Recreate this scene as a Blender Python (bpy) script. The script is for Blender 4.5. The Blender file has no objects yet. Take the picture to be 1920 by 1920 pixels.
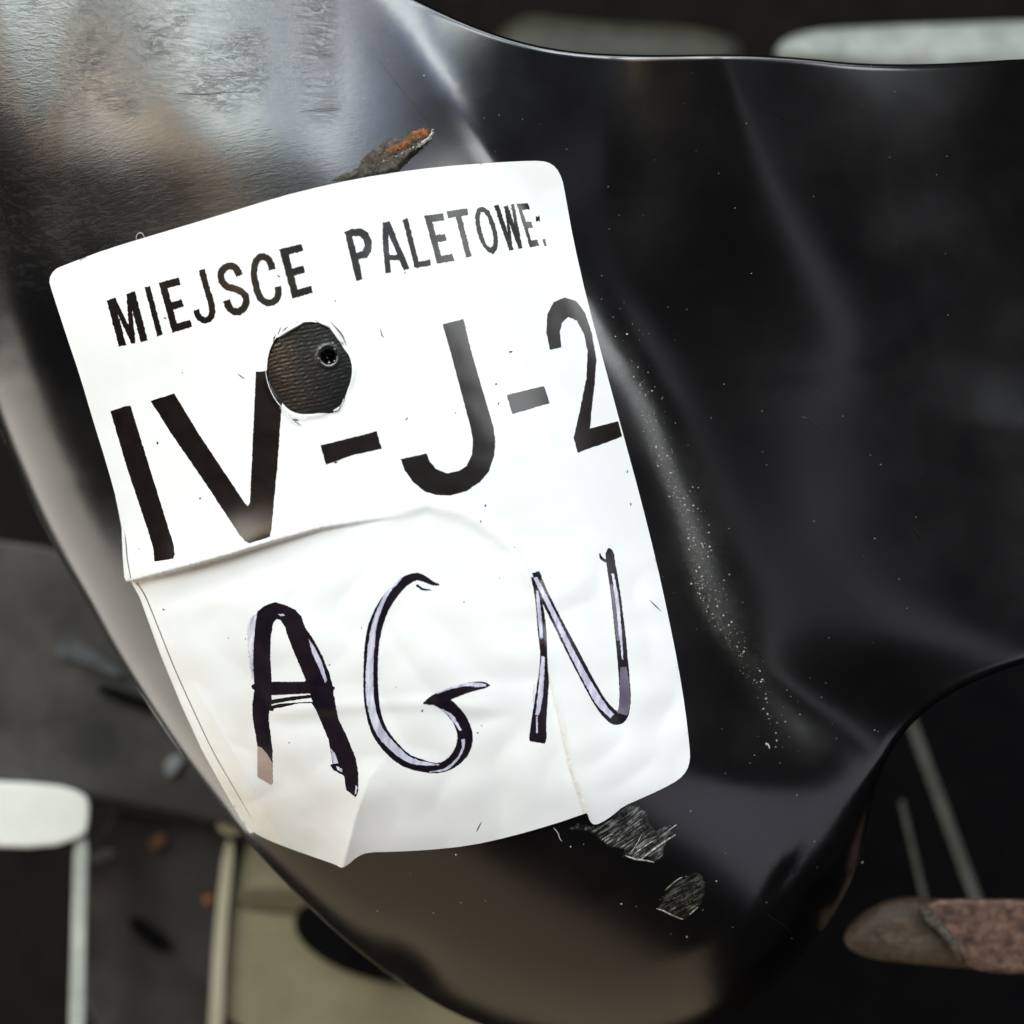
import bpy, math, random
import numpy as np
from mathutils import Vector
from mathutils.geometry import delaunay_2d_cdt

random.seed(7)
rng = np.random.default_rng(7)
scene = bpy.context.scene
R = math.radians

# ------------------------------------------------------------------ camera
# working unit on the focus plane: 1 u = 0.1 mm; the camera looks down at the parts
U = 0.0001
DIST = 0.27                      # camera height over the z = 0 plane (the label)
cam_d = bpy.data.cameras.new('camera')
cam = bpy.data.objects.new('camera', cam_d)
scene.collection.objects.link(cam)
cam.location = (0, 0, DIST)
cam_d.sensor_width = 36
cam_d.lens = 36 / (2 * (960 * U) / DIST)
cam_d.clip_start = 0.01
cam_d.clip_end = 50
cam_d.dof.use_dof = True
cam_d.dof.focus_distance = DIST - 0.0075
cam_d.dof.aperture_fstop = 8
scene.camera = cam

# ------------------------------------------------------------------ light
world = bpy.data.worlds.new('World')
scene.world = world
world.use_nodes = True
world.node_tree.nodes['Background'].inputs[0].default_value = (0.80, 0.74, 0.66, 1)
world.node_tree.nodes['Background'].inputs[1].default_value = 0.015


def lamp(name, d, dist, w, h, power, col, roll=0.0, target=(0, 0, 0.0)):
    """window, tube light or added fill: an area lamp in direction d from the parts"""
    ld = bpy.data.lights.new(name, 'AREA')
    ld.shape = 'RECTANGLE'
    ld.size, ld.size_y = w, h
    ld.energy = power
    ld.color = col
    o = bpy.data.objects.new(name, ld)
    scene.collection.objects.link(o)
    dv = Vector(d).normalized()
    o.location = Vector(target) + dv * dist
    q = dv.to_track_quat('Z', 'Y')
    o.rotation_euler = q.to_euler()
    if roll:
        o.rotation_euler.rotate_axis('Z', roll)
    return o


def ang(ax, ay):
    """direction from two view angles in degrees (right, up)"""
    return (math.tan(R(ax)), math.tan(R(ay)), 1.0)


def wide(name, ax, ay, wdeg, hdeg, radiance, col, dist=1.3, roll=0.0):
    w = 2 * dist * math.tan(R(wdeg / 2))
    h = 2 * dist * math.tan(R(hdeg / 2))
    return lamp(name, ang(ax, ay), dist, w, h, radiance * w * h * math.pi, col, roll)


wide('window_left', -24, 34, 21, 26, 9.5, (0.90, 1.0, 0.97), roll=R(-4))
wide('window_gap', -5, 34, 8, 26, 2.4, (0.45, 0.62, 1.0), roll=R(-4))
wide('window_mid', 5.5, 34, 7, 26, 12.5, (0.93, 0.99, 1.0), roll=R(-4))
wide('window_right', 15, 34, 9, 26, 2.4, (0.52, 0.64, 1.0), roll=R(-4))
wide('bulb_warm', -40, 22, 4, 34, 6.5, (1.0, 0.70, 0.42), roll=R(-8))
wide('fill_top', -4, 57, 60, 14, 5.6, (0.97, 0.99, 1.0))  # added fill with no known source, brightens the label from above
wide('tube_right', 33, 22, 15, 16, 6.5, (0.95, 0.98, 1.0))
wide('window_far', -54, 33, 15, 22, 5.0, (1.0, 0.96, 0.88), roll=R(-6))
wide('fill_right_low', 46, -36, 30, 28, 0.60, (0.92, 0.88, 1.0))  # added dim lamp for the grey sheen right of the tip
wide('fill_hump', 15.5, -15, 9, 32, 0.40, (0.92, 0.93, 1.0), roll=R(10))  # added dim lamp for the soft highlight on the right hump
lamp('fill_left_low', (-0.82, -0.42, -0.20), 1.3, 0.95, 1.0, 6.6, (1.0, 0.95, 0.84))  # added cream lamp, stands in for pale surroundings reflected in the left edge
lamp('fill_low', (-0.36, -0.93, -0.06), 1.5, 2.6, 1.5, 5.2, (1.0, 0.78, 0.52))  # added warm lamp, stands in for ground reflected in the lower tip

scene.view_settings.view_transform = 'Standard'
scene.view_settings.look = 'None'
scene.view_settings.exposure = 0.12
scene.view_settings.gamma = 1.0
scene.render.engine = 'CYCLES'
scene.render.resolution_x = scene.render.resolution_y = 1024


# ------------------------------------------------------------------ helpers
def P(x, y, z):
    """(x right, y down, z towards the camera, all in u) -> metres, at its own depth"""
    x = np.asarray(x, float); y = np.asarray(y, float); z = np.asarray(z, float)
    k = (DIST / U - z) / (DIST / U)
    return np.stack([(x - 960) * U * k, (960 - y) * U * k, z * U + 0 * x], -1)


def densify(pts, step, closed=True):
    pts = [np.array(p, float) for p in pts]
    n = len(pts)
    out = []
    for i in range(n if closed else n - 1):
        a, b = pts[i], pts[(i + 1) % n]
        m = max(1, int(np.linalg.norm(b - a) / step))
        for k in range(m):
            out.append(a + (b - a) * k / m)
    if not closed:
        out.append(pts[-1])
    return np.array(out)


def smooth(pts, closed=True, it=2):
    """Chaikin corner cutting"""
    p = np.array(pts, float)
    for _ in range(it):
        q = np.roll(p, -1, 0)
        a = p * .75 + q * .25
        b = p * .25 + q * .75
        if not closed:
            a, b = a[:-1], b[:-1]
            m = np.stack([a, b], 1).reshape(-1, 2)
            p = np.vstack([p[:1], m, p[-1:]])
        else:
            p = np.stack([a, b], 1).reshape(-1, 2)
    return p


def inside(px, py, poly):
    poly = np.asarray(poly)
    res = np.zeros(px.shape, bool)
    x0, y0 = poly.min(0); x1, y1 = poly.max(0)
    m = (px >= x0) & (px <= x1) & (py >= y0) & (py <= y1)
    if not m.any():
        return res
    xs, ys = px[m], py[m]
    r = np.zeros(xs.shape, bool)
    ax, ay = poly[:, 0], poly[:, 1]
    bx, by = np.roll(ax, -1), np.roll(ay, -1)
    for i in range(len(poly)):
        if ay[i] == by[i]:
            continue
        c = ((ay[i] > ys) != (by[i] > ys)) & (xs < (bx[i] - ax[i]) * (ys - ay[i]) / (by[i] - ay[i]) + ax[i])
        r ^= c
    res[m] = r
    return res


def dist_poly(px, py, line, closed=False):
    """distance to a polyline, parameter (0..1) of the nearest point and the side (+ = right of travel)"""
    line = np.asarray(line, float)
    a = line if closed else line[:-1]
    b = np.roll(line, -1, 0) if closed else line[1:]
    best = np.full(px.shape, 1e18); par = np.zeros(px.shape); side = np.zeros(px.shape)
    L = np.linalg.norm(b - a, axis=1); cum = np.concatenate([[0], np.cumsum(L)]); T = cum[-1]
    for i in range(len(a)):
        d = b[i] - a[i]; l2 = max(d @ d, 1e-9)
        t = np.clip(((px - a[i, 0]) * d[0] + (py - a[i, 1]) * d[1]) / l2, 0, 1)
        qx = a[i, 0] + t * d[0]; qy = a[i, 1] + t * d[1]
        dd = (px - qx) ** 2 + (py - qy) ** 2
        m = dd < best
        best = np.where(m, dd, best)
        par = np.where(m, (cum[i] + t * L[i]) / T, par)
        side = np.where(m, np.sign(d[0] * (py - a[i, 1]) - d[1] * (px - a[i, 0])), side)
    return np.sqrt(best), par, side


def sstep(a, b, x):
    t = np.clip((x - a) / (b - a), 0, 1)
    return t * t * (3 - 2 * t)


_ph = rng.uniform(0, 6.28, (40, 2)); _dr = rng.normal(0, 1, (40, 2))
_dr /= np.linalg.norm(_dr, axis=1)[:, None]


def wavy(x, y, scale, k0=0, n=7):
    """cheap smooth noise from a few sines, about -1..1"""
    s = 0
    for i in range(k0, k0 + n):
        f = (1 + 0.37 * (i - k0)) / scale
        s = s + np.sin((x * _dr[i, 0] + y * _dr[i, 1]) * f * 6.28 + _ph[i, 0] + 1.7 * np.sin((x * _dr[i, 1] - y * _dr[i, 0]) * f * 3.1 + _ph[i, 1]))
    return s / n * 1.6


def mesh_obj(name, verts, faces, mat, parent=None, smooth_shade=True):
    me = bpy.data.meshes.new(name)
    me.from_pydata([tuple(v) for v in verts], [], [tuple(int(i) for i in f) for f in faces])
    if smooth_shade:
        me.polygons.foreach_set('use_smooth', [True] * len(me.polygons))
    me.update()
    if mat:
        me.materials.append(mat)
    o = bpy.data.objects.new(name, me)
    scene.collection.objects.link(o)
    if parent:
        o.parent = parent
    return o


def tag(o, label=None, cat=None, group=None, kind=None):
    for k, v in (('label', label), ('category', cat), ('group', group), ('kind', kind)):
        if v:
            o[k] = v
    return o


def cdt(points, loops):
    """triangulate points with closed loops as constraints -> (N,2) points, (M,3) faces, upward in world"""
    vs = [tuple(p) for p in points]; ed = []
    for l in loops:
        n0 = len(vs)
        vs += [tuple(p) for p in l]
        ed += [(n0 + i, n0 + (i + 1) % len(l)) for i in range(len(l))]
    v, e, f, *_ = delaunay_2d_cdt([Vector(p) for p in vs], ed, [], 0, 1e-4, False)
    v = np.array([(a.x, a.y) for a in v]); f = np.array([t for t in f if len(t) == 3])
    # y points down here, so a clockwise turn is what faces the camera
    a, b, c = v[f[:, 0]], v[f[:, 1]], v[f[:, 2]]
    cr = (b[:, 0] - a[:, 0]) * (c[:, 1] - a[:, 1]) - (b[:, 1] - a[:, 1]) * (c[:, 0] - a[:, 0])
    f[cr > 0] = f[cr > 0][:, ::-1]
    return v, f


def compact(v3, f):
    idx = np.unique(f)
    m = np.full(len(v3), -1); m[idx] = np.arange(len(idx))
    return v3[idx], m[f], idx


def grid(x0, x1, y0, y1, s, jit=.25):
    gx, gy = np.meshgrid(np.arange(x0, x1, s), np.arange(y0, y1, s))
    gx = gx + rng.uniform(-jit, jit, gx.shape) * s; gy = gy + rng.uniform(-jit, jit, gy.shape) * s
    gx[1::2] += s / 2
    return gx.ravel(), gy.ravel()


# ------------------------------------------------------------------ materials
class NT:
    def __init__(self, name):
        self.m = bpy.data.materials.new(name); self.m.use_nodes = True
        self.t = self.m.node_tree; self.b = self.t.nodes['Principled BSDF']
        self.tc = self.t.nodes.new('ShaderNodeTexCoord')

    def n(self, typ, **kw):
        nd = self.t.nodes.new(typ)
        for k, v in kw.items():
            setattr(nd, k, v)
        return nd

    def l(self, a, b):
        self.t.links.new(a, b)

    def mapping(self, scale, rot=0.0, src=None):
        r0 = self.n('ShaderNodeMapping')
        r0.inputs['Rotation'].default_value = (0, 0, rot)
        self.l(src or self.tc.outputs['Object'], r0.inputs['Vector'])
        mp = self.n('ShaderNodeMapping')
        mp.inputs['Scale'].default_value = scale
        self.l(r0.outputs[0], mp.inputs['Vector'])
        return mp.outputs[0]

    def noise(self, vec, scale, detail=4, rough=.55, dist=0.0):
        nd = self.n('ShaderNodeTexNoise')
        nd.inputs['Scale'].default_value = scale; nd.inputs['Detail'].default_value = detail
        nd.inputs['Roughness'].default_value = rough; nd.inputs['Distortion'].default_value = dist
        self.l(vec, nd.inputs['Vector'])
        return nd.outputs['Fac']

    def ramp(self, fac, stops):
        r = self.n('ShaderNodeValToRGB')
        el = r.color_ramp.elements
        while len(el) < len(stops):
            el.new(.5)
        for e, (p, c) in zip(el, stops):
            e.position = p; e.color = c if len(c) == 4 else (*c, 1)
        self.l(fac, r.inputs[0])
        return r.outputs[0]

    def mr(self, fac, a, b, c, d):
        m = self.n('ShaderNodeMapRange')
        for i, v in enumerate((a, b, c, d)):
            m.inputs[i + 1].default_value = v
        self.l(fac, m.inputs[0])
        return m.outputs[0]

    def math(self, op, a, b=None):
        m = self.n('ShaderNodeMath', operation=op)
        for i, v in enumerate((a, b)):
            if v is None:
                continue
            if isinstance(v, (int, float)):
                m.inputs[i].default_value = v
            else:
                self.l(v, m.inputs[i])
        return m.outputs[0]

    def mix(self, fac, a, b):
        m = self.n('ShaderNodeMix', data_type='RGBA')
        if isinstance(fac, (int, float)):
            m.inputs[0].default_value = fac
        else:
            self.l(fac, m.inputs[0])
        for i, v in ((6, a), (7, b)):
            if isinstance(v, tuple):
                m.inputs[i].default_value = (*v, 1) if len(v) == 3 else v
            else:
                self.l(v, m.inputs[i])
        return m.outputs[2]

    def bump(self, h, strength, dist, prev=None):
        b = self.n('ShaderNodeBump')
        b.inputs['Strength'].default_value = strength; b.inputs['Distance'].default_value = dist
        self.l(h, b.inputs['Height'])
        if prev is not None:
            self.l(prev, b.inputs['Normal'])
        return b.outputs[0]

    def attr(self, name):
        a = self.n('ShaderNodeAttribute', attribute_name=name)
        return a.outputs['Fac']

    def set(self, **kw):
        for k, v in kw.items():
            s = self.b.inputs[k.replace('_', ' ')]
            if isinstance(v, (int, float)):
                s.default_value = v
            elif isinstance(v, tuple):
                s.default_value = (*v, 1) if len(v) == 3 else v
            else:
                self.l(v, s)
        return self


def mat_black():
    t = NT('black_moulding')
    brush_v = t.mapping((260, 5200, 900), R(-9))            # fine marks across the part
    brush = t.noise(brush_v, 1, 5, .6)
    rib = t.noise(t.mapping((500, 1900, 900), R(-12)), 1, 2, .5, .6)
    fine = t.noise(t.tc.outputs['Object'], 2600, 3, .6)
    patch = t.noise(t.tc.outputs['Object'], 45, 4, .6)
    crack_v = t.mapping((140, 420, 300), R(4))
    cracks = t.noise(crack_v, 2.0, 7, .68, 1.2)
    worn = t.attr('worn')
    dust = t.attr('dust')
    spots = t.ramp(t.noise(t.tc.outputs['Object'], 1400, 2, .5), [(0.60, (0, 0, 0)), (0.72, (1, 1, 1))])
    d1 = t.math('MULTIPLY', dust, t.mr(t.noise(t.tc.outputs['Object'], 700, 5, .7), .35, .7, .25, 1.0))
    base = t.mix(patch, (0.0014, 0.0014, 0.0021), (0.0030, 0.0027, 0.0032))
    base = t.mix(t.math('MULTIPLY', worn, t.mr(cracks, .5, .62, 0.0, .5)), base, (0.030, 0.030, 0.030))
    base = t.mix(t.math('MULTIPLY', d1, .55), base, (0.10, 0.095, 0.065))
    rough = t.mr(patch, .3, .7, .17, .25)
    rough = t.math('ADD', rough, t.math('MULTIPLY', d1, .35))
    rough = t.math('ADD', rough, t.math('MULTIPLY', worn, .05))
    wm = t.mr(worn, 0, 1, .12, 1.0)
    h = t.math('MULTIPLY', brush, wm)
    nb = t.bump(h, .8, .000016)
    nb = t.bump(t.math('MULTIPLY', rib, t.mr(worn, 0, 1, .06, .8)), .8, .000032, nb)
    nb = t.bump(t.math('MULTIPLY', t.noise(t.mapping((420, 1250, 600), R(6)), 1.0, 5, .62, .8), t.attr('cracked')), .9, .00011, nb)
    line = t.ramp(cracks, [(.42, (1, 1, 1)), (.475, (0, 0, 0)), (.53, (1, 1, 1))])
    gate = t.mr(t.noise(t.tc.outputs['Object'], 60, 3, .5), .42, .58, 0, 1)
    nb = t.bump(t.math('MULTIPLY', t.math('MULTIPLY', line, gate), t.attr('cracked')), .6, .00003, nb)
    nb = t.bump(fine, t.mr(worn, 0, 1, .15, .7) if False else .35, .000014, nb)
    t.set(Base_Color=base, Roughness=rough, Normal=nb, Specular_IOR_Level=.95)
    return t.m


def mat_paper():
    t = NT('label_paper')
    n1 = t.noise(t.tc.outputs['Object'], 60, 4, .6)
    n2 = t.noise(t.tc.outputs['Object'], 2500, 3, .6)
    n3 = t.noise(t.tc.outputs['Object'], 160, 5, .6)
    col = t.mix(t.mr(n1, .35, .7, 0, 1), (0.86, 0.865, 0.87), (0.82, 0.82, 0.80))
    painted_shade = t.math('MULTIPLY', t.attr('painted_shade'), t.mr(n3, .35, .65, .3, 1))
    col = t.mix(t.math('MULTIPLY', painted_shade, .62), col, (0.62, 0.53, 0.40))
    nb = t.bump(n3, .25, .00003)
    nb = t.bump(n2, .10, .00003, nb)
    t.set(Base_Color=col, Roughness=.42, Normal=nb, Specular_IOR_Level=.45, Subsurface_Weight=0.0)
    return t.m


def mat_ink(name, c1, c2, rough=.3, spec=.6, scale=400, streak=None):
    t = NT(name)
    v = t.tc.outputs['Object'] if streak is None else t.mapping(streak[0], streak[1])
    n1 = t.noise(v, scale, 4, .6)
    n2 = t.noise(t.tc.outputs['Object'], 1800, 2, .5)
    col = t.mix(t.mr(n1, .35, .65, 0, 1), c1, c2)
    nb = t.bump(n2, .08, .00004)
    t.set(Base_Color=col, Roughness=rough, Normal=nb, Specular_IOR_Level=spec)
    return t.m


def mat_rough(name, c1, c2, scale=600, rough=.8, bump=.6, bd=.0002, c3=None, spec=.4):
    t = NT(name)
    n1 = t.noise(t.tc.outputs['Object'], scale, 6, .65)
    n2 = t.noise(t.tc.outputs['Object'], scale * .22, 4, .6)
    col = t.mix(t.mr(n1, .38, .62, 0, 1), c1, c2)
    if c3:
        col = t.mix(t.mr(n2, .50, .62, 0, 1), col, c3)
    t.set(Base_Color=col, Roughness=rough, Normal=t.bump(n1, bump, bd), Specular_IOR_Level=spec)
    return t.m


M_black = mat_black()
M_paper = mat_paper()
M_print = mat_ink('printed_ink', (0.006, 0.004, 0.004), (0.011, 0.007, 0.006), .24, .55)
M_marker = mat_ink('marker_ink', (0.006, 0.004, 0.009), (0.014, 0.008, 0.012), .25, .6, 250)
M_lavender = mat_ink('lavender_marker_ink', (0.40, 0.39, 0.52), (0.74, 0.74, 0.85), .3, .6, 1.0, ((900, 160, 300), R(10)))  # paler lavender centres of the marker strokes
M_mid = mat_ink('smeared_marker_ink', (0.10, 0.08, 0.12), (0.17, 0.14, 0.18), .3, .6, 300)
M_glare = mat_ink('marker_glare_tan', (0.34, 0.25, 0.21), (0.42, 0.32, 0.28), .4, .5, 300)  # glare on the foot of the A, painted as a tan tone
M_line = mat_ink('edge_shade_and_dirt', (0.03, 0.025, 0.02), (0.10, 0.08, 0.06), .5, .3)  # dark tone for the painted edge shadow, dirt specks and torn slivers
def mat_scrape(name, dark, light, rot):
    t = NT(name)
    st = t.noise(t.mapping((260, 2600, 800), rot), 1, 5, .65)
    bl = t.noise(t.tc.outputs['Object'], 420, 5, .7)
    f = t.math('MULTIPLY', t.mr(st, .47, .66, .05, 1), t.mr(bl, .40, .66, .10, 1))
    f = t.math('MULTIPLY', f, t.mr(t.math('ADD', t.attr('fade'), t.math('MULTIPLY', bl, .6)), .45, .95, 0, 1))
    t.set(Base_Color=t.mix(f, dark, light), Roughness=t.mr(f, 0, .4, .22, .6), Normal=t.bump(st, .7, .00007, t.bump(bl, .6, .00012)), Specular_IOR_Level=.6)
    return t.m


M_scuff = mat_scrape('scraped_plastic', (0.004, 0.004, 0.004), (0.58, 0.60, 0.56), R(-37))
M_scuff2 = mat_scrape('scraped_plastic_dull', (0.005, 0.005, 0.004), (0.26, 0.255, 0.20), R(-30))
M_torn = mat_rough('torn_coating', (0.020, 0.017, 0.013), (0.11, 0.10, 0.075), 900, .7, .9, .0004, (0.05, 0.03, 0.02))
M_rust = mat_rough('rust', (0.10, 0.032, 0.010), (0.48, 0.17, 0.055), 1300, .75, 1.0, .0004, (0.10, 0.06, 0.02))
M_lip = mat_rough('frayed_coating', (0.10, 0.10, 0.08), (0.55, 0.54, 0.46), 1500, .6, .8, .0002)
M_dust = mat_rough('dust_grain', (0.35, 0.33, 0.24), (0.75, 0.74, 0.66), 3000, .5, .2, .00005)
M_fibre = mat_rough('fibre', (0.42, 0.42, 0.40), (0.6, 0.6, 0.58), 1500, .5, .1, .00005)

# ------------------------------------------------------------------ the moulded part
left_edge = [(-260, -260), (-170, 150), (-90, 520), (-20, 760), (60, 950), (122, 1065), (162, 1131), (211, 1220), (281, 1330), (345, 1423),
             (403, 1498), (455, 1569), (552, 1675), (649, 1766), (740, 1835)]
tip_edge = [(740, 1835), (850, 1902), (980, 1950), (1130, 1972), (1270, 1955), (1390, 1900), (1480, 1822), (1560, 1722)]
right_edge = [(1560, 1722), (1607, 1635), (1630, 1548), (1642, 1480), (1672, 1400), (1740, 1325), (1850, 1265), (2000, 1220), (2200, 1180), (2230, 600), (2230, 110)]
top_edge = [(2230, 110), (1950, 108), (1800, 118), (1700, 121), (1600, 119), (1500, 108), (1380, 101), (1200, 104), (1060, 97), (940, 70), (800, 10), (640, -80), (420, -190), (150, -250), (-260, -260)]


def openc(p):
    return smooth(p, False, 2)


LE, TE, RE, PE = openc(left_edge), openc(tip_edge), openc(right_edge), openc(top_edge)
outline = np.vstack([LE[:-1], TE[:-1], RE[:-1], PE[:-1]])
outline = densify(outline, 9)
VY = [-300, 0, 250, 520, 680, 860, 1010, 1130, 1260, 1400, 1550, 1980]
VX = [880, 940, 1010, 1098, 1160, 1225, 1268, 1310, 1370, 1450, 1545, 1840]
_kern = None


def valley_x(y):
    s = 0
    for o, w in ((-90, .15), (-45, .2), (0, .3), (45, .2), (90, .15)):
        s = s + w * np.interp(y + o, VY, VX)
    return s


def body_z(x, y, edges=True):
    d = (x - valley_x(y)) * .94
    rc, d0 = 900.0, -480.0
    q = d - d0
    ql = np.clip(q, -rc * .90, rc * .90)
    zl = 150 - (rc - np.sqrt(rc * rc - ql * ql)) - np.abs(q - ql) * 2.0
    vx2 = np.interp(y, [-300, 0, 250, 520, 680, 860, 1010, 1130, 1260, 1400, 1550, 1980], [1170, 1140, 1120, 1125, 1165, 1226, 1268, 1310, 1380, 1530, 1720, 2150])
    hx = np.interp(y, [-300, 0, 250, 560, 700, 800, 1000, 1300, 1600, 2000], [1230, 1320, 1425, 1555, 1630, 1700, 1800, 1950, 2250, 2700])
    zv = 8 + .145 * 40 * np.log1p(np.exp((700 - y) / 40)) + .03 * np.minimum(700 - y, 0) - np.clip(y - 1150, 0, None) ** 2 * .0002
    h = zv + 22 + .05 * 60 * np.log1p(np.exp((900 - y) / 60))
    u = (x - hx) / (hx - vx2)
    zr = np.where(u < 0, zv + (h - zv) * sstep(-1, 0, u), h - 90 * ((x - hx) / 500.0) ** 2)
    k = 9.0 + 21 * sstep(330, 620, y) + 85 * sstep(1250, 1500, y)
    z = np.maximum(zl, zr) + k * np.exp(-np.abs(zl - zr) / k) * .5
    z = z - np.clip(y - 1180, 0, None) ** 2 / 2100.0 - np.clip(340 - y, 0, None) ** 2 / 3600.0 * sstep(1050, 780, x)
    z = z + wavy(x, y, 900, 0, 5) * 3.0
    if edges:
        for line, rad in ((LE, np.interp(y, [0, 900, 1200, 1450, 1560, 1700, 1850], [220, 210, 150, 85, 60, 90, 140])),
                          (TE, 150.0), (RE, np.interp(y, [900, 1420, 1600], [12, 20, 90])), (PE, 9.0)):
            dd, _, _ = dist_poly(x, y, line)
            rr = rad + 0 * x
            t = np.clip(rr - dd, 0, rr)
            z = z - (rr - np.sqrt(np.maximum(rr * rr - t * t, 0)))
        # drilled dimple seen through the hole in the label, with a raised burr
        r = np.hypot(x - 616, (y - 668))
        z = z - 30 * sstep(16, 5, r) + .5 * np.exp(-((r - 20) / 4.0) ** 2)
        # ribs that show in the hole of the label
        rb = np.sin((y + x * .22 + 1.5 * np.sin(x * .05)) * .80 + .8 * wavy(x, y, 40, 14, 4)) * (.08 + .10 * wavy(x, y, 30, 4, 5)) * sstep(92, 84, np.hypot(x - 580, y - 690)) * sstep(20, 30, r)
        z = z + rb
        # small knocks round the tip
        z = z - 5 * np.exp(-(((x - 1475) * .8 + (y - 1640) * .6) / 16) ** 2 - (((x - 1475) * -.6 + (y - 1640) * .8) / 55) ** 2)
    return z


n_b = len(outline)
nxt = np.roll(outline, -1, 0); prv = np.roll(outline, 1, 0)
tg = nxt - prv; tg /= np.linalg.norm(tg, axis=1)[:, None]
cen = np.array([900, 900])
nrm = np.stack([tg[:, 1], -tg[:, 0]], 1)
probe = outline + nrm * 6
if inside(probe[:, 0], probe[:, 1], outline).mean() < .5:
    nrm = -nrm
pts = []
for dlt in (1.0, 2.5, 5, 8.5, 13, 19, 27, 36, 47, 60):
    c = outline + nrm * dlt
    dd, _, _ = dist_poly(c[:, 0], c[:, 1], outline, True)
    c = c[(dd > dlt * .93) & inside(c[:, 0], c[:, 1], outline)]
    pts.append(c)
gx, gy = grid(-280, 2240, -270, 1990, 13)
m = inside(gx, gy, outline)
gx, gy = gx[m], gy[m]
dd, _, _ = dist_poly(gx, gy, outline[::3], True)
m = (dd > 66) & (np.hypot(gx - 580, gy - 690) > 92)
pts.append(np.stack([gx[m], gy[m]], 1))
gx, gy = grid(490, 672, 592, 786, 2.2)
m = np.hypot(gx - 580, gy - 690) < 92
pts.append(np.stack([gx[m], gy[m]], 1))
bv, bf = cdt(np.vstack(pts), [outline])
cc = bv[bf].mean(1)
bf = bf[inside(cc[:, 0], cc[:, 1], outline)]
bz = body_z(bv[:, 0], bv[:, 1])
V3 = P(bv[:, 0], bv[:, 1], bz)
V3, bf, idx = compact(V3, bf)
bv, bz = bv[idx], bz[idx]
# the rim turns under and runs back, so the part has real thickness
from collections import Counter
ec = Counter()
for f in bf:
    for i in range(3):
        ec[(f[i], f[(i + 1) % 3])] += 1
bed = [(a, b) for (a, b) in ec if (b, a) not in ec]
bvs = sorted({a for e in bed for a in e})
dd = ((bv[bvs][:, None, :] - outline[None]) ** 2).sum(-1).argmin(1)
faces = bf.tolist()
allv = [V3]
base_n = len(V3)
prev = {a: a for a in bvs}
steps = [(1.5, 14), (7, 34), (18, 56), (34, 76), (58, 94), (95, 108), (150, 116)]
for inn, dep in steps:
    q = outline[dd] + nrm[dd] * inn
    zz = bz[bvs] - dep
    allv.append(P(q[:, 0], q[:, 1], zz))
    cur = {a: base_n + i for i, a in enumerate(bvs)}
    base_n += len(bvs)
    for a, b in bed:
        faces.append((prev[b], prev[a], cur[a], cur[b]))
    prev = cur
shell = mesh_obj('moulded_cover', np.vstack(allv), faces, M_black)
tag(shell, 'scratched glossy black moulded cover with a rounded tip, lying under the white label', 'cover')
nv = len(shell.data.vertices)
worn = np.zeros(nv); dust = np.zeros(nv); crk = np.zeros(nv)
x, y = bv[:, 0], bv[:, 1]
worn[:len(bv)] = np.maximum(sstep(820, 560, x + (y - 200) * .25) * sstep(620, 420, y - x * .1), sstep(95, 75, np.hypot(x - 580, y - 690)) * .2)
crk[:len(bv)] = sstep(650, 500, x) * sstep(240, 150, y + wavy(x, y, 200, 8) * 25) * .9 + sstep(60, 20, np.abs(x - 590)) * sstep(260, 180, y) * .8
dvx = x - valley_x(y)
dust[:len(bv)] = .42 * np.exp(-((dvx - 20 - 9 * np.sin(y * .021)) / 15) ** 2) * sstep(560, 850, y) * sstep(1330, 1130, y) + .13 * np.exp(-((dvx - 50) / 45) ** 2) * sstep(700, 1000, y) * sstep(1500, 1200, y)
for nm, arr in (('worn', worn), ('dust', dust), ('cracked', crk)):
    at = shell.data.attributes.new(nm, 'FLOAT', 'POINT')
    at.data.foreach_set('value', arr.astype(np.float32))

# ------------------------------------------------------------------ the label
lab = [(97, 545), (91, 524), (102, 505), (121, 497), (200, 467), (300, 437), (400, 407), (520, 370), (620, 345), (720, 326), (820, 313), (920, 305),
       (1000, 301), (1026, 303), (1043, 314), (1054, 335), (1059, 360), (1075, 450), (1100, 560), (1135, 690), (1170, 820), (1200, 930),
       (1230, 1050), (1252, 1150), (1272, 1250), (1285, 1330), (1293, 1400), (1294, 1425), (1288, 1445), (1273, 1462), (1240, 1480), (1200, 1498),
       (1168, 1512), (1150, 1528), (1127, 1543), (1114, 1547), (1106, 1540), (1101, 1524), (1095, 1526), (1040, 1545), (960, 1568), (880, 1586),
       (800, 1594), (740, 1597), (690, 1598), (670, 1606), (652, 1622), (640, 1628), (629, 1621), (600, 1611), (540, 1590), (500, 1574), (474, 1560),
       (455, 1535), (420, 1475), (385, 1410), (350, 1335), (310, 1240), (280, 1160), (262, 1110), (254, 1093), (246, 1089), (240, 1080), (237, 1040),
       (233, 990), (222, 950), (200, 870), (175, 790), (150, 705), (128, 640)]
lab = smooth(lab, True, 1)
hole = [(500, 690), (503, 665), (510, 645), (520, 630), (545, 618), (565, 604), (590, 603), (612, 610), (624, 622), (637, 641), (646, 655), (656, 668),
        (661, 690), (658, 715), (650, 735), (644, 757), (635, 770), (620, 776), (603, 774), (582, 777), (558, 776), (540, 768), (522, 748), (508, 722), (500, 705)]
hole = smooth(hole, True, 1)

crease = [(246, 1089), (350, 1062), (430, 1040), (500, 1018), (600, 990), (700, 974), (790, 962)]
arch = [(700, 974), (800, 945), (870, 962), (930, 1000), (962, 1030), (990, 1085), (1012, 1180)]
pleat = [(962, 1030), (1000, 1110), (1026, 1250), (1046, 1330), (1072, 1440), (1101, 1524), (1108, 1560)]
tipf = [(640, 1640), (668, 1530), (692, 1460), (760, 1380)]
lfold = [(262, 1100), (330, 1230), (420, 1380), (540, 1600)]
hfold = [(440, 1345), (620, 1325), (800, 1318), (980, 1335)]


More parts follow.
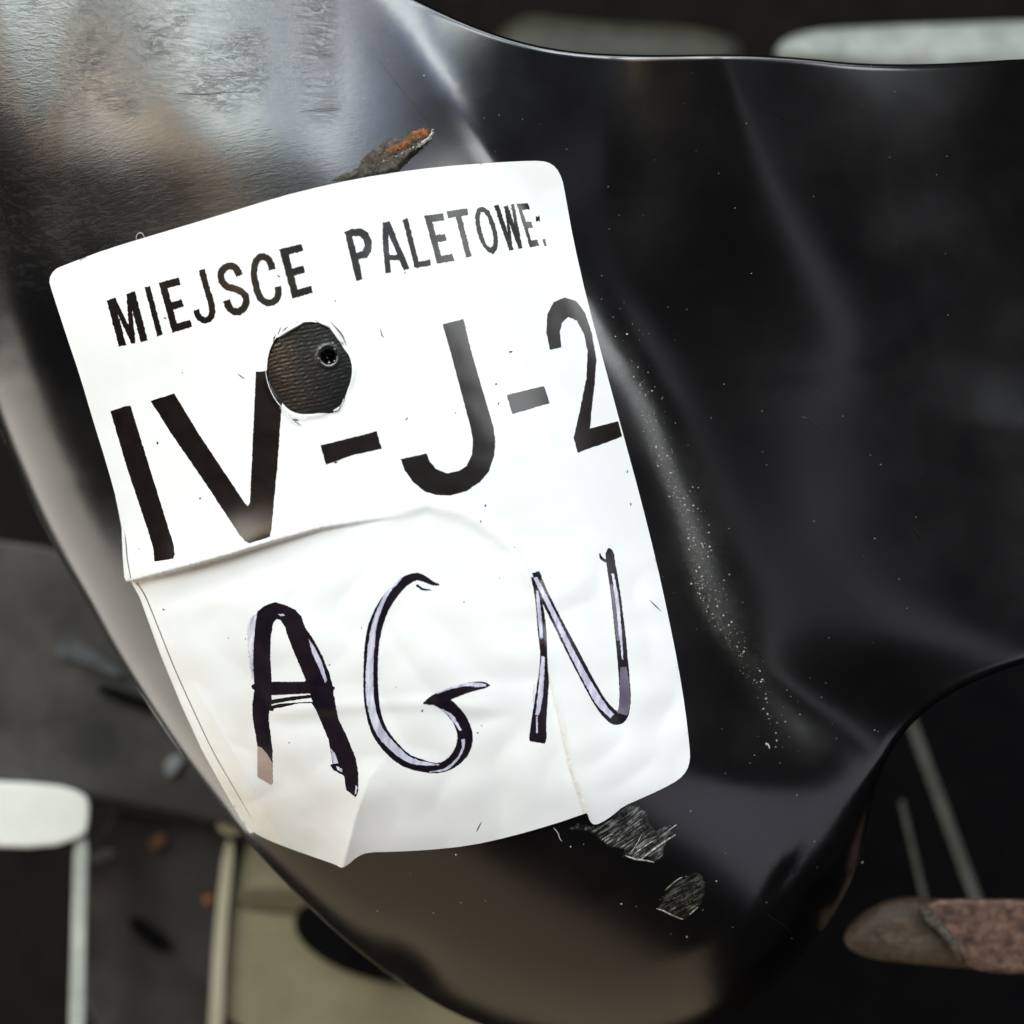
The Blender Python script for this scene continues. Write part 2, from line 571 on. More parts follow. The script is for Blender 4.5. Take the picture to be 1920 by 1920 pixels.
def lab_fold(x, y):
    w = 0
    # pinched fold: the upper sheet bulges and overhangs the lower one
    d, t, s = dist_poly(x, y, crease)
    amp = 26 * sstep(1.0, .25, t)
    up = np.where(s < 0, d, -d)          # > 0 above the crease
    w = w + amp * np.where(up > 0, np.exp(-(up / 62) ** 1.6), sstep(-5, 0, up) * .95)
    w = w - 3.5 * sstep(1, .3, t) * np.exp(-((up + 45) / 30) ** 2)
    # arch-shaped ridge
    d, t, s = dist_poly(x, y, arch)
    w = w + 5.0 * np.exp(-(d / 13) ** 2) * sstep(0, .2, t) * sstep(1, .75, t)
    # pleat: right flap lies over the left one
    d, t, s = dist_poly(x, y, pleat)
    sd = np.where(s < 0, d, -d)          # > 0 right of the line
    w = w + (1.5 + 8.5 * sstep(0.2, .9, t)) * np.where(sd > 0, np.exp(-(sd / 80) ** 1.5), sstep(-4, 0, sd)) * sstep(0, .15, t)
    # tent fold rising from the lower tip
    d, t, s = dist_poly(x, y, tipf)
    w = w + 19 * np.exp(-(d / 40)) * sstep(1, .1, t)
    d, t, s = dist_poly(x, y, lfold)
    w = w + 9 * np.exp(-(d / 34)) * sstep(0, .3, t)
    d, t, s = dist_poly(x, y, hfold)
    w = w + 2.8 * np.exp(-(d / 12) ** 2) * sstep(0, .2, t) * sstep(1, .8, t)
    low = sstep(980, 1120, y)
    w = w + low * (2.5 * np.abs(wavy(x, y, 300, 5, 4)) + 1.5 * wavy(x, y, 240, 12, 5)) + .25 * wavy(x, y, 150, 20, 6) + low * 2.5
    # torn rim of the hole stands up a little
    r = np.hypot((x - 580) / 80, (y - 690) / 87)
    w = w + 2.2 * np.exp(-((r - 1.02) / .07) ** 2) * (1 + .6 * np.sin(np.arctan2(y - 690, x - 580) * 5 + 1))
    return w


LAB0 = 3.2


def lab_z(x, y):
    return body_z_lab(x, y) + LAB0 + lab_fold(x, y)


def body_z_lab(x, y):
    # the body without dimple, held taut over the tight lip at lower left
    d = body_z(x, y)
    r = np.hypot(x - 616, (y - 668))
    return d + 30 * sstep(16, 5, r) - .5 * np.exp(-((r - 20) / 4.0) ** 2)


# ---- lettering, drawn in the label's own plane
def stroke(c, w, cap=True):
    """outline of a brush stroke along centre line c with width(s) w"""
    c = np.array(c, float)
    w = np.array(w if hasattr(w, '__len__') else [w] * len(c), float)
    if len(c) > 2:
        t0 = np.linspace(0, 1, len(c)); t1 = np.linspace(0, 1, len(c) * 6)
        cs = np.stack([c[:, 0], c[:, 1], w], 1)
        # Catmull-Rom
        out = []
        for i in range(len(c) - 1):
            p0 = cs[max(i - 1, 0)]; p1 = cs[i]; p2 = cs[i + 1]; p3 = cs[min(i + 2, len(c) - 1)]
            for k in range(6):
                t = k / 6
                out.append(.5 * ((2 * p1) + (-p0 + p2) * t + (2 * p0 - 5 * p1 + 4 * p2 - p3) * t * t + (-p0 + 3 * p1 - 3 * p2 + p3) * t ** 3))
        out.append(cs[-1])
        out = np.array(out); c, w = out[:, :2], out[:, 2]
    tt = np.gradient(c, axis=0)
    tt /= np.linalg.norm(tt, axis=1)[:, None] + 1e-9
    n = np.stack([-tt[:, 1], tt[:, 0]], 1)
    a = c + n * w[:, None] / 2; b = c - n * w[:, None] / 2
    return np.vstack([a, b[::-1]])


def Z(pts, ox, oy, sc):
    return [(x / sc + ox, y / sc + oy) for x, y in pts]


def quad_letter(kind, q):
    """bar letters mapped into a traced quad TL,TR,BR,BL -> polygon"""
    TL, TR, BR, BL = [np.array(p, float) for p in q]

    def m(u, v):
        return tuple((TL * (1 - u) + TR * u) * (1 - v) + (BL * (1 - u) + BR * u) * v)
    if kind == 'E':
        t, h = .34, .145
        g = [(0, 0), (1, 0), (1, h), (t, h), (t, .5 - h / 2), (.86, .5 - h / 2), (.86, .5 + h / 2), (t, .5 + h / 2), (t, 1 - h), (1, 1 - h), (1, 1), (0, 1)]
    elif kind == 'I':
        g = [(0, 0), (1, 0), (1, 1), (0, 1)]
    elif kind == 'M':
        t = .25
        g = [(0, 0), (.30, 0), (.50, .62), (.70, 0), (1, 0), (1, 1), (1 - t, 1), (1 - t, .34), (.57, 1), (.43, 1), (t, .34), (t, 1), (0, 1)]
    return [m(u, v) for u, v in g]


def s1(c, w): return stroke(Z(c, 100, 80, 3.2), (np.array(w) if hasattr(w, '__len__') else w) / 3.2 if not hasattr(w, '__len__') else np.array(w) / 3.2)
def s2(c, w): return stroke(Z(c, 600, 80, 3.2), np.array(w) / 3.2 if hasattr(w, '__len__') else w / 3.2)


HEAD = []       # (fills, cut-outs)
HEAD.append(([quad_letter('M', [(200, 563), (253, 546), (277, 638), (223, 650)])], []))
HEAD.append(([quad_letter('I', [(271, 539), (281, 536), (305, 627), (295, 631)])], []))
HEAD.append(([quad_letter('E', [(297.5, 530), (335, 520), (360, 613), (323, 624)])], []))
HEAD.append(([s1([(890, 1362), (922, 1480), (950, 1575), (950, 1635), (915, 1666), (875, 1648), (857, 1602)], 37)], []))
HEAD.append(([s1([(1117, 1398), (1095, 1352), (1055, 1340), (1015, 1365), (1006, 1412), (1034, 1458), (1090, 1478), (1140, 1503), (1158, 1548), (1142, 1592), (1105, 1614), (1062, 1598), (1038, 1545)], 42)], []))
HEAD.append(([s1([(1314, 1362), (1295, 1305), (1255, 1284), (1218, 1308), (1204, 1375), (1214, 1450), (1240, 1528), (1282, 1560), (1330, 1548), (1350, 1505), (1346, 1462)], 40)], []))
HEAD.append(([quad_letter('E', Z([(1355, 1240), (1490, 1207), (1557, 1500), (1435, 1535)], 100, 80, 3.2))], []))
HEAD.append(([Z([(147, 1135), (190, 1118), (250, 1114), (292, 1142), (312, 1198), (308, 1252), (283, 1290), (232, 1300), (255, 1420), (217, 1430)], 600, 80, 3.2)],
             [Z([(193, 1163), (232, 1160), (262, 1182), (268, 1222), (252, 1250), (220, 1262)], 600, 80, 3.2)]))
HEAD.append(([s2([(395, 1076), (394, 1180), (408, 1382)], 34), s2([(402, 1076), (460, 1220), (520, 1360)], 36), s2([(400, 1290), (485, 1288)], 30)], []))
HEAD.append(([s2([(511, 1058), (584, 1346)], 32), s2([(575, 1334), (664, 1318)], 36)], []))
HEAD.append(([quad_letter('E', Z([(625, 1038), (737, 1023), (805, 1308), (703, 1326)], 600, 80, 3.2))], []))
HEAD.append(([s2([(764, 1032), (885, 1014)], 40), s2([(826, 1024), (893, 1284)], 33)], []))
o_out = Z([(930, 1045), (940, 1000), (975, 984), (1015, 1005), (1048, 1080), (1068, 1170), (1066, 1235), (1040, 1268), (1005, 1255), (965, 1200), (938, 1120)], 600, 80, 3.2)
o_in = Z([(957, 1050), (965, 1018), (982, 1014), (1005, 1045), (1028, 1110), (1043, 1180), (1040, 1222), (1022, 1232), (998, 1210), (975, 1150), (962, 1095)], 600, 80, 3.2)
HEAD.append(([o_out], [o_in]))
HEAD.append(([s2([(1057, 974), (1149, 1244)], 27), s2([(1149, 1244), (1116, 985)], 17), s2([(1114, 980), (1204, 1234)], 26), s2([(1204, 1234), (1155, 970)], 20)], []))
HEAD.append(([quad_letter('E', Z([(1180, 966), (1248, 962), (1315, 1217), (1260, 1229)], 600, 80, 3.2))], []))
HEAD.append(([Z([(1294, 1040), (1306, 1046), (1316, 1036), (1323, 1075), (1312, 1068), (1300, 1078)], 600, 80, 3.2), Z([(1334, 1182), (1352, 1178), (1361, 1222), (1344, 1216)], 600, 80, 3.2)], []))

CODE = []
CODE.append(([Z([(342, 388), (425, 358), (463, 355), (600, 800), (722, 1190), (727, 1245), (720, 1272), (608, 1288), (597, 1200), (560, 1080), (440, 720)], 100, 650, 3.2)], []))
CODE.append(([Z([(583, 325), (725, 280), (870, 520), (1150, 940), (1168, 957), (1180, 935), (1195, 600), (1215, 150), (1330, 140), (1375, 300), (1365, 420), (1345, 700), (1310, 1080), (1300, 1140),
                (1175, 1180), (1145, 1165), (1110, 1120), (900, 800), (720, 540)], 100, 650, 3.2)], []))
CODE.append(([Z([(3, 592), (60, 578), (340, 507), (370, 612), (200, 650), (35, 708)], 600, 650, 3.2)], []))
CODE.append(([[(829.7, 608), (868.8, 598)] + Z([(900, 0), (960, 210), (1040, 480), (1053, 570), (1045, 650), (1012, 750), (960, 812), (880, 866), (780, 893), (700, 890), (630, 870), (560, 812), (510, 745), (484, 675),
                                                (640, 640), (660, 690), (700, 735), (760, 761), (830, 746), (880, 715), (912, 645), (918, 560), (900, 470), (775, 0)], 600, 650, 3.2)], []))
CODE.append(([Z([(1120, 290), (1345, 235), (1378, 338), (1155, 405)], 600, 650, 3.2)], []))
CODE.append(([Z([(1380, 1843), (1358, 1740), (1363, 1632), (1400, 1557), (1468, 1528), (1538, 1550), (1590, 1622), (1630, 1740), (1655, 1880)], 600, 80, 3.2)
              + Z([(1657, 80), (1650, 200), (1628, 400), (1620, 490), (1790, 448), (1813, 540), (1545, 637), (1522, 545), (1560, 380), (1600, 180), (1604, 70)], 600, 650, 3.2)
              + Z([(1605, 1850), (1585, 1752), (1542, 1668), (1490, 1645), (1450, 1682), (1440, 1742), (1448, 1828)], 600, 80, 3.2)], []))


def zA(p): return Z(p, 430, 1100, 4.57)
def zG(p): return Z(p, 660, 1020, 3.4286)
def sG(c, w): return stroke(zG(c), np.array(w, float) / 3.4286)


A_out = zA([(390, 132), (300, 165), (240, 212), (222, 330), (208, 500), (203, 640), (212, 790), (214, 830), (185, 850), (195, 872), (214, 890), (197, 1010), (200, 1130), (225, 1270), (240, 1360), (240, 1630), (290, 1660), (355, 1695), (370, 1680),
            (370, 1400), (355, 1280), (337, 1150), (340, 1062), (375, 1068), (385, 1045), (450, 1035), (590, 1001), (700, 995), (740, 1050), (790, 1170), (850, 1310), (866, 1400), (885, 1518), (862, 1525), (890, 1570), (985, 1622), (1000, 1740), (1082, 1805), (1103, 1760),
            (1105, 1600), (1080, 1460), (1000, 1270), (932, 1130), (890, 900), (905, 865), (885, 850), (860, 750), (800, 600), (720, 450), (650, 350), (615, 250), (565, 198), (480, 158)])
A_cut = [zA([(405, 275), (440, 287), (475, 345), (510, 450), (570, 600), (655, 800), (640, 815), (362, 815), (350, 600), (355, 430), (375, 312)]),
         zA([(360, 930), (690, 915), (700, 925), (520, 945), (362, 968)]),
         zA([(360, 1006), (520, 978), (700, 952), (715, 985), (590, 992), (430, 1003), (360, 1020)])]
A_lavender = [zA([(678, 445), (730, 520), (790, 640), (838, 800), (822, 826), (770, 700), (712, 575)]),
          zA([(866, 1380), (905, 1430), (935, 1512), (890, 1518)]),
          zA([(915, 1535), (965, 1560), (970, 1590), (925, 1570)]), zA([(415, 235), (460, 232), (475, 248), (440, 252)]),
          zA([(1083, 1700), (1098, 1720), (1090, 1770), (1075, 1780)])]
A_side = zA([(236, 225), (180, 275), (158, 330), (150, 400), (160, 500), (165, 600), (178, 700), (196, 790), (212, 800), (204, 640), (210, 480), (222, 330)])
A_glare = zA([(240, 1360), (290, 1390), (330, 1440), (366, 1505), (370, 1680), (355, 1695), (290, 1660), (240, 1630)])  # outline of the painted glare
G_out = [sG([(560, 262), (520, 252), (480, 232), (440, 214), (400, 212), (335, 245), (255, 325), (195, 415), (150, 530), (128, 650), (120, 800), (122, 950), (137, 1080), (175, 1200), (245, 1300), (340, 1385), (450, 1425), (540, 1440), (620, 1418), (690, 1355),
             (722, 1285), (724, 1215), (695, 1135), (640, 1065), (585, 1022), (530, 1015)],
            [10, 26, 36, 46, 52, 62, 74, 84, 92, 92, 92, 96, 96, 100, 100, 90, 78, 66, 72, 90, 100, 98, 92, 90, 84, 50]),
         sG([(458, 1025), (520, 1005), (600, 975), (700, 938), (790, 914), (850, 908), (886, 908)], [8, 62, 74, 68, 56, 42, 6]),
         sG([(415, 262), (455, 290), (510, 296)], [14, 16, 4])]
G_lavender = [sG([(315, 222), (235, 305), (185, 400), (146, 510), (128, 620), (116, 760), (112, 900), (120, 1020), (150, 1140), (200, 1235), (280, 1320), (370, 1388), (470, 1412), (560, 1418)], [10, 20, 26, 32, 40, 44, 48, 50, 50, 54, 50, 36, 24, 6]),
          sG([(500, 1466), (600, 1448), (670, 1390), (712, 1315), (715, 1255)], [4, 15, 15, 16, 26]),
          sG([(700, 1200), (640, 1110), (575, 1062)], [16, 22, 6]),
          sG([(545, 962), (640, 925), (740, 904), (800, 905), (862, 908)], [5, 12, 18, 26, 14])]
N_out = [sG([(1155, 212), (1185, 290), (1208, 420), (1222, 560), (1232, 690), (1232, 800), (1228, 900), (1212, 1040), (1200, 1160), (1195, 1240), (1190, 1275)], [10, 36, 48, 56, 46, 56, 74, 86, 100, 112, 100]),
         sG([(1180, 180), (1232, 320), (1330, 520), (1430, 715), (1530, 905), (1600, 1025), (1655, 1090), (1700, 1118), (1738, 1095), (1754, 1020), (1752, 900), (1738, 720), (1718, 520), (1692, 300), (1668, 150), (1656, 60), (1650, 25)],
            [48, 62, 66, 72, 76, 80, 86, 90, 76, 72, 70, 68, 66, 62, 58, 50, 8]),
         sG([(1594, 60), (1602, 88), (1630, 108), (1655, 112)], [10, 18, 20, 26])]
N_lavender = [sG([(1178, 215), (1290, 440), (1400, 670), (1500, 860), (1590, 1015), (1672, 1108)], [26, 28, 34, 42, 48, 34]),
          sG([(1190, 300), (1204, 440), (1218, 600)], [14, 24, 20]), sG([(1228, 720), (1220, 850), (1208, 1000), (1190, 1100)], [20, 30, 30, 22]),
          sG([(1188, 1110), (1190, 1215)], [9, 7]), sG([(1172, 900), (1165, 1020)], [8, 6]),
          sG([(1675, 190), (1700, 330), (1722, 540), (1740, 740)], [14, 22, 20, 8])]
N_mid = [sG([(1738, 1095), (1754, 1020), (1752, 900), (1744, 790)], [70, 66, 60, 40]), sG([(1712, 620), (1690, 420), (1672, 260)], [20, 28, 26])]


def prep(poly, step=3.2, jit=.55):
    p = densify(poly, step)
    return p + np.stack([wavy(p[:, 0], p[:, 1], 9, 3, 5), wavy(p[:, 0] + 99, p[:, 1], 8, 9, 5)], 1) * jit


groups = []      # (object name, material, fills, cuts, label)
for fl, ct in HEAD:
    groups.append(['printed_letter', M_print, [prep(f, 2.6, .9) for f in fl], [prep(c, 2.6, .9) for c in ct], None])
for fl, ct in CODE:
    groups.append(['printed_character', M_print, [prep(f, 4, .55) for f in fl], [], None])
groups.append(['handwritten_letter', M_marker, [prep(A_out)], [prep(c) for c in A_cut], 'handwritten letter A'])
groups.append(['handwritten_letter', M_marker, [prep(p) for p in G_out], [], 'handwritten letter G'])
groups.append(['handwritten_letter', M_marker, [prep(p) for p in N_out], [], 'handwritten letter N'])
over = [[M_lavender, [prep(p, 3, .5) for p in A_lavender], 0, .5], [M_glare, [prep(A_glare)], 0, .5], [M_lavender, [prep(p, 3, .8) for p in G_lavender], 1, .5],
        [M_mid, [prep(p, 3, .5) for p in N_mid], 2, .4], [M_lavender, [prep(p, 3, .8) for p in N_lavender], 2, .6]]
side_p = prep(A_side, 3, 2.0)
edge1 = stroke([(216, 940), (226, 972), (235, 1010), (239, 1050), (245, 1084)], [.6, 1.6, 2.0, 1.8, 1.6])
edge2 = stroke([(256, 1092), (272, 1117), (292, 1165), (325, 1248), (364, 1335), (400, 1410), (436, 1473), (470, 1532)], [2.0, 2.0, 1.8, 1.8, 1.6, 1.4, 1.2, .5])
specks = []
for _ in range(46):
    cx, cy = rng.uniform(200, 1230), rng.uniform(420, 1520)
    if not inside(np.array([cx]), np.array([cy]), smooth(lab)).all():
        continue
    r0 = rng.uniform(.7, 2.0)
    a0 = rng.uniform(0, 3.14); el = rng.uniform(1, 2.6)
    specks.append(np.array([(cx + r0 * el * math.cos(a) * math.cos(a0) - r0 * math.sin(a) * math.sin(a0), cy + r0 * el * math.cos(a) * math.sin(a0) + r0 * math.sin(a) * math.cos(a0)) for a in np.linspace(0, 5.2, 6)]))
for c in ([(445, 700), (452, 706), (460, 711)], [(1218, 1125), (1228, 1135), (1240, 1146)], [(713, 615), (716, 628), (720, 634)], [(903, 1540), (897, 1552), (893, 1560)], [(760, 788), (765, 783)],
          [(540, 715 + 65), (552, 790), (566, 798)], [(512, 640), (518, 625)], [(618, 602), (640, 625), (650, 650)], [(528, 622), (540, 612)]):
    c2 = np.array(c, float)
    specks.append(stroke(c2 if len(c2) > 2 else np.vstack([c2[0], c2.mean(0), c2[1]]), [.6] + [2.2] * (max(len(c), 3) - 2) + [.6]))

loops = [densify(lab, 6), densify(hole, 2.5)]
for g in groups:
    loops += g[2] + g[3]
for o_ in over:
    loops += o_[1]
loops += [side_p, edge1, edge2] + specks
gx, gy = grid(80, 1310, 290, 1640, 7.5)
m = inside(gx, gy, lab) & ~inside(gx, gy, hole)
pp = [np.stack([gx[m], gy[m]], 1)]
gx, gy = grid(80, 1310, 290, 1640, 3.2)
near = np.zeros(gx.shape, bool)
for ln, wd in ((crease, 20), (pleat, 14), (tipf, 16), (lfold, 10)):
    near |= dist_poly(gx, gy, ln)[0] < wd
near |= (np.abs(np.hypot((gx - 580) / 80, (gy - 690) / 87) - 1.05) < .12)
m = near & inside(gx, gy, lab) & ~inside(gx, gy, hole)
pp.append(np.stack([gx[m], gy[m]], 1))
lv, lf = cdt(np.vstack(pp), loops)
cc = lv[lf].mean(1)
m = inside(cc[:, 0], cc[:, 1], lab) & ~inside(cc[:, 0], cc[:, 1], hole)
lf = lf[m]; cc = cc[m]
lz = lab_z(lv[:, 0], lv[:, 1])

label_root = bpy.data.objects.new('pallet_label', None)
scene.collection.objects.link(label_root)
label_root.location = tuple(P(690, 960, 100))
tag(label_root, 'creased white paper label with black print and handwriting, stuck on the black cover', 'label')


def to_child(v3):
    return v3 - np.array(label_root.location)


def slab(name, v2, z, f, thick, mat, parent):
    """sheet with closed edges: top faces plus a wall of height thick along every free edge"""
    v3 = P(v2[:, 0], v2[:, 1], z)
    idx = np.unique(f); mp = np.full(len(v2), -1); mp[idx] = np.arange(len(idx))
    f2 = mp[f]; v2s, zs = v2[idx], z[idx]
    top = v3[idx]
    es = set()
    for a, b, c in f2.tolist():
        es.update(((a, b), (b, c), (c, a)))
    be = [(a, b) for a, b in es if (b, a) not in es]
    bs = sorted({a for e in be for a in e}); bm = {a: len(top) + i for i, a in enumerate(bs)}
    low = P(v2s[bs][:, 0], v2s[bs][:, 1], zs[bs] - thick)
    nb_ = len(bs)          # the wall has its own upper ring, so shading does not bleed over the cut edge
    faces = f2.tolist() + [(bm[b], bm[a], bm[a] + nb_, bm[b] + nb_) for a, b in be]
    o = mesh_obj(name, to_child(np.vstack([top, top[bs], low])), faces, mat, parent)
    return o, idx


paper, pidx = slab('paper_sheet', lv, lz, lf, 2.4, M_paper, label_root)
gr = np.zeros(len(paper.data.vertices))  # painted in: shadow under the fold, warm bounce lower left, darker pleat line
xx, yy = lv[pidx][:, 0], lv[pidx][:, 1]
dcr, tcr, scr = dist_poly(xx, yy, crease)
gr[:len(xx)] = np.clip(sstep(1120, 1560, yy) * sstep(720, 320, xx - (yy - 1300) * .4) * .8 + np.exp(-(dcr / 16) ** 2) * (scr > 0) * sstep(.9, .3, tcr) * 1.0
                       + np.exp(-(dist_poly(xx, yy, pleat)[0] / 7) ** 2) * .5 * sstep(1150, 1350, yy), 0, 1)
at = paper.data.attributes.new('painted_shade', 'FLOAT', 'POINT'); at.data.foreach_set('value', gr.astype(np.float32))


def ink_obj(name, mat, mask, lift, label=None, parent=None):
    if not mask.any():
        return None
    v3 = P(lv[:, 0], lv[:, 1], lz + lift)
    v, f, _ = compact(v3, lf[mask])
    o = mesh_obj(name, to_child(v), f, mat, parent or label_root)
    if label:
        o['label'] = label
    return o


hw = []
for nm, mt, fl, ct, lb in groups:
    m = np.zeros(len(cc), bool)
    for p in fl:
        m |= inside(cc[:, 0], cc[:, 1], p)
    for p in ct:
        m &= ~inside(cc[:, 0], cc[:, 1], p)
    o = ink_obj(nm, mt, m, .35, lb)
    if nm == 'handwritten_letter':
        hw.append((o, m))
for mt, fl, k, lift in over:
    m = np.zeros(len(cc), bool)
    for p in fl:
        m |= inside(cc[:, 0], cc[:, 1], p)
    o = ink_obj('ink_and_glare_patch', mt, m, .35 + lift, None, hw[k][0])  # paler ink tones, and the glare painted on the A
ink_obj('ink_smear', mat_ink('dry_marker_ink', (0.40, 0.38, 0.50), (0.80, 0.80, 0.84), .4, .4, 1.0, ((1500, 200, 300), R(8))), inside(cc[:, 0], cc[:, 1], side_p), .3)
m = inside(cc[:, 0], cc[:, 1], edge1) | inside(cc[:, 0], cc[:, 1], edge2)
ink_obj('edge_shadow_line', M_line, m, .3)  # painted shadow line where the label overlaps its backing
m = np.zeros(len(cc), bool)
for p in specks:
    m |= inside(cc[:, 0], cc[:, 1], p)
o = ink_obj('dirt_speck', M_line, m, .3)
o['kind'] = 'stuff'


# torn slivers of paper round the hole
def ribbon(name, c, w, zoff, mat, parent, zf=lab_z, lift_mid=0.0, childspace=True):
    c = np.array(c, float)
    t = np.linspace(0, 1, len(c))
    cs = smooth(c, False, 2)
    n = len(cs); tt = np.gradient(cs, axis=0); tt /= np.linalg.norm(tt, axis=1)[:, None] + 1e-9
    nn = np.stack([-tt[:, 1], tt[:, 0]], 1)
    s = np.linspace(0, 1, n)
    ww = w * np.sin(np.pi * np.clip(s, .04, .96)) ** .6
    zc = zf(cs[:, 0], cs[:, 1]) + zoff + lift_mid * np.sin(np.pi * s)
    rings = []
    K = 6
    for k in range(K):
        a = 2 * math.pi * k / K
        q = cs + nn * (ww * math.cos(a) / 2)[:, None]
        rings.append(P(q[:, 0], q[:, 1], zc + ww * math.sin(a) * .3))
    v = np.stack(rings, 1).reshape(-1, 3)
    f = []
    for i in range(n - 1):
        for k in range(K):
            a = i * K + k; b = i * K + (k + 1) % K
            f.append((a, b, b + K, a + K))
    f.append(tuple(range(K))[::-1]); f.append(tuple(range((n - 1) * K, n * K)))
    o = mesh_obj(name, to_child(v) if childspace else v, f, mat, parent)
    return o


def zH(p): return Z(p, 470, 560, 7.68)


for c, w, lf_ in ((zH([(1140, 400), (1220, 500), (1290, 600), (1330, 650)]), 6, 4), (zH([(380, 560), (480, 490), (600, 420), (740, 350)]), 5, 3),
                  (zH([(215, 1040), (240, 1200), (300, 1360), (400, 1520), (520, 1630), (640, 1690), (740, 1750), (860, 1670)]), 1.6, 6),
                  (zH([(420, 1570), (540, 1700), (620, 1770), (720, 1840)]), 1.8, 5), (zH([(1190, 1620), (1250, 1590), (1280, 1560)]), 4, 3),
                  (zH([(1250, 1600), (1320, 1520), (1340, 1440)]), 1.6, 3), (zH([(930, 280), (1000, 340), (1100, 380), (1150, 420)]), 5, 4)):
    ribbon('torn_sliver', c, w, 1.5, M_paper, label_root, lift_mid=lf_)
for c, w in ((zH([(1150, 330), (1240, 430), (1320, 530), (1370, 640)]), 2.0), (zH([(590, 1740), (650, 1740), (690, 1750)]), 2.4), (zH([(430, 400), (420, 450), (385, 520)]), 1.6),
             (zH([(325, 540), (335, 580), (330, 620)]), 1.3), (zH([(940, 270), (1000, 330), (1040, 350)]), 1.6)):
    ribbon('torn_sliver', c, w, 1.2, M_line, label_root, lift_mid=1.5)

# backing paper that peeps out along the left edge
bp = np.array([(216, 930), (222, 958), (228, 990), (230, 1040), (233, 1082), (237, 1091), (246, 1091), (262, 1120), (300, 1225), (340, 1322), (378, 1405), (415, 1472), (452, 1537), (468, 1562), (480, 1560), (470, 1530), (440, 1470), (400, 1400), (360, 1320), (320, 1225), (285, 1135), (262, 1090), (250, 1080), (244, 1020), (236, 975), (225, 930)], float)
bp = densify(bp, 4)
gx, gy = grid(200, 490, 920, 1570, 7)
m = inside(gx, gy, bp)
v2, f2 = cdt(np.stack([gx[m], gy[m]], 1), [bp])
c2 = v2[f2].mean(1); f2 = f2[inside(c2[:, 0], c2[:, 1], bp)]
slab('backing_paper', v2, body_z_lab(v2[:, 0], v2[:, 1]) + 1.6 + .55 * lab_fold(v2[:, 0], v2[:, 1]), f2, 1.5, M_paper, label_root)


# ------------------------------------------------------------------ damage on the cover (parts of it)
def patch(name, poly, mat, hfun, step=3.0, parent=shell, base=.4, jit=1.9):
    poly = densify(poly, step)
    poly = poly + np.stack([wavy(poly[:, 0], poly[:, 1], 14, 2, 5), wavy(poly[:, 0], poly[:, 1], 11, 9, 5)], 1) * jit
    x0, y0 = poly.min(0); x1, y1 = poly.max(0)
    gx, gy = grid(x0, x1, y0, y1, step)
    m = inside(gx, gy, poly)
    v2, f2 = cdt(np.stack([gx[m], gy[m]], 1), [poly])
    c2 = v2[f2].mean(1); f2 = f2[inside(c2[:, 0], c2[:, 1], poly)]
    d, _, _ = dist_poly(v2[:, 0], v2[:, 1], poly, True)
    z = body_z(v2[:, 0], v2[:, 1]) + base + hfun(v2[:, 0], v2[:, 1], d)
    z = np.where(d < .5, z - 1.0 - base, z)
    v, f, ix = compact(P(v2[:, 0], v2[:, 1], z), f2)
    o = mesh_obj(name, v, f, mat, parent)
    at = o.data.attributes.new('fade', 'FLOAT', 'POINT')
    at.data.foreach_set('value', np.clip(d[ix] / 10, 0, 1).astype(np.float32))
    return o


def zS(p): return Z(p, 1030, 1400, 5.486)
def zT(p): return Z(p, 600, 200, 7.68)


streaks = lambda x, y: wavy((x * .80 - y * .6) * .12, (x * .6 + y * .8), 7, 4, 6)
s_a = patch('scrape', zS([(190, 830), (300, 790), (420, 810), (520, 790), (640, 700), (760, 600), (900, 590), (1020, 660), (1030, 760), (1090, 850), (1240, 800), (1310, 800), (1260, 850), (1310, 900), (1240, 960), (1190, 1050), (1180, 1150), (1080, 1195),
                        (1000, 1150), (880, 1175), (740, 1130), (760, 1060), (640, 1040), (540, 980), (440, 900), (330, 860), (210, 860)]), M_scuff,
            lambda x, y, d: np.minimum(d, 8) / 8 * (.5 + .7 * streaks(x, y) + .4 * wavy(x, y, 9, 11, 5)), 2.4, base=.1)
s_a['label'] = 'pale grey scrape with diagonal score lines below the label'
s_b = patch('scrape', zS([(1090, 1660), (1150, 1590), (1190, 1480), (1280, 1400), (1400, 1330), (1500, 1290), (1570, 1320), (1610, 1400), (1600, 1540), (1560, 1640), (1480, 1720), (1400, 1780), (1280, 1750), (1180, 1690)]), M_scuff2,
            lambda x, y, d: .7 * np.exp(-((d - 3) / 3) ** 2) + .3 * wavy(x, y, 8, 11, 5), 2.6, base=.1)
s_b['label'] = 'dull oval scrape'
for c, w in ((zS([(940, 1160), (1060, 1070), (1180, 980), (1300, 905)]), 4.2), (zS([(870, 1110), (930, 1060), (1080, 960)]), 2.2), (zS([(820, 1110), (880, 1040), (965, 880)]), 1.8), (zS([(1230, 860), (1312, 800)]), 1.8),
             (zS([(1190, 1480), (1300, 1380), (1370, 1340)]), 1.6), (zS([(1100, 1665), (1180, 1690), (1270, 1740), (1380, 1780)]), 3.0), (zS([(1440, 1730), (1530, 1650)]), 2.2), (zS([(780, 1120), (880, 1160), (960, 1165), (1080, 1190)]), 4.0),
             (zS([(540, 960), (600, 920), (660, 900)]), 2.5)):
    ribbon('score_line', c if len(c) > 2 else [c[0], tuple((np.array(c[0]) + np.array(c[1])) / 2), c[1]], w, 1.6, M_lip, shell, body_z, childspace=False)
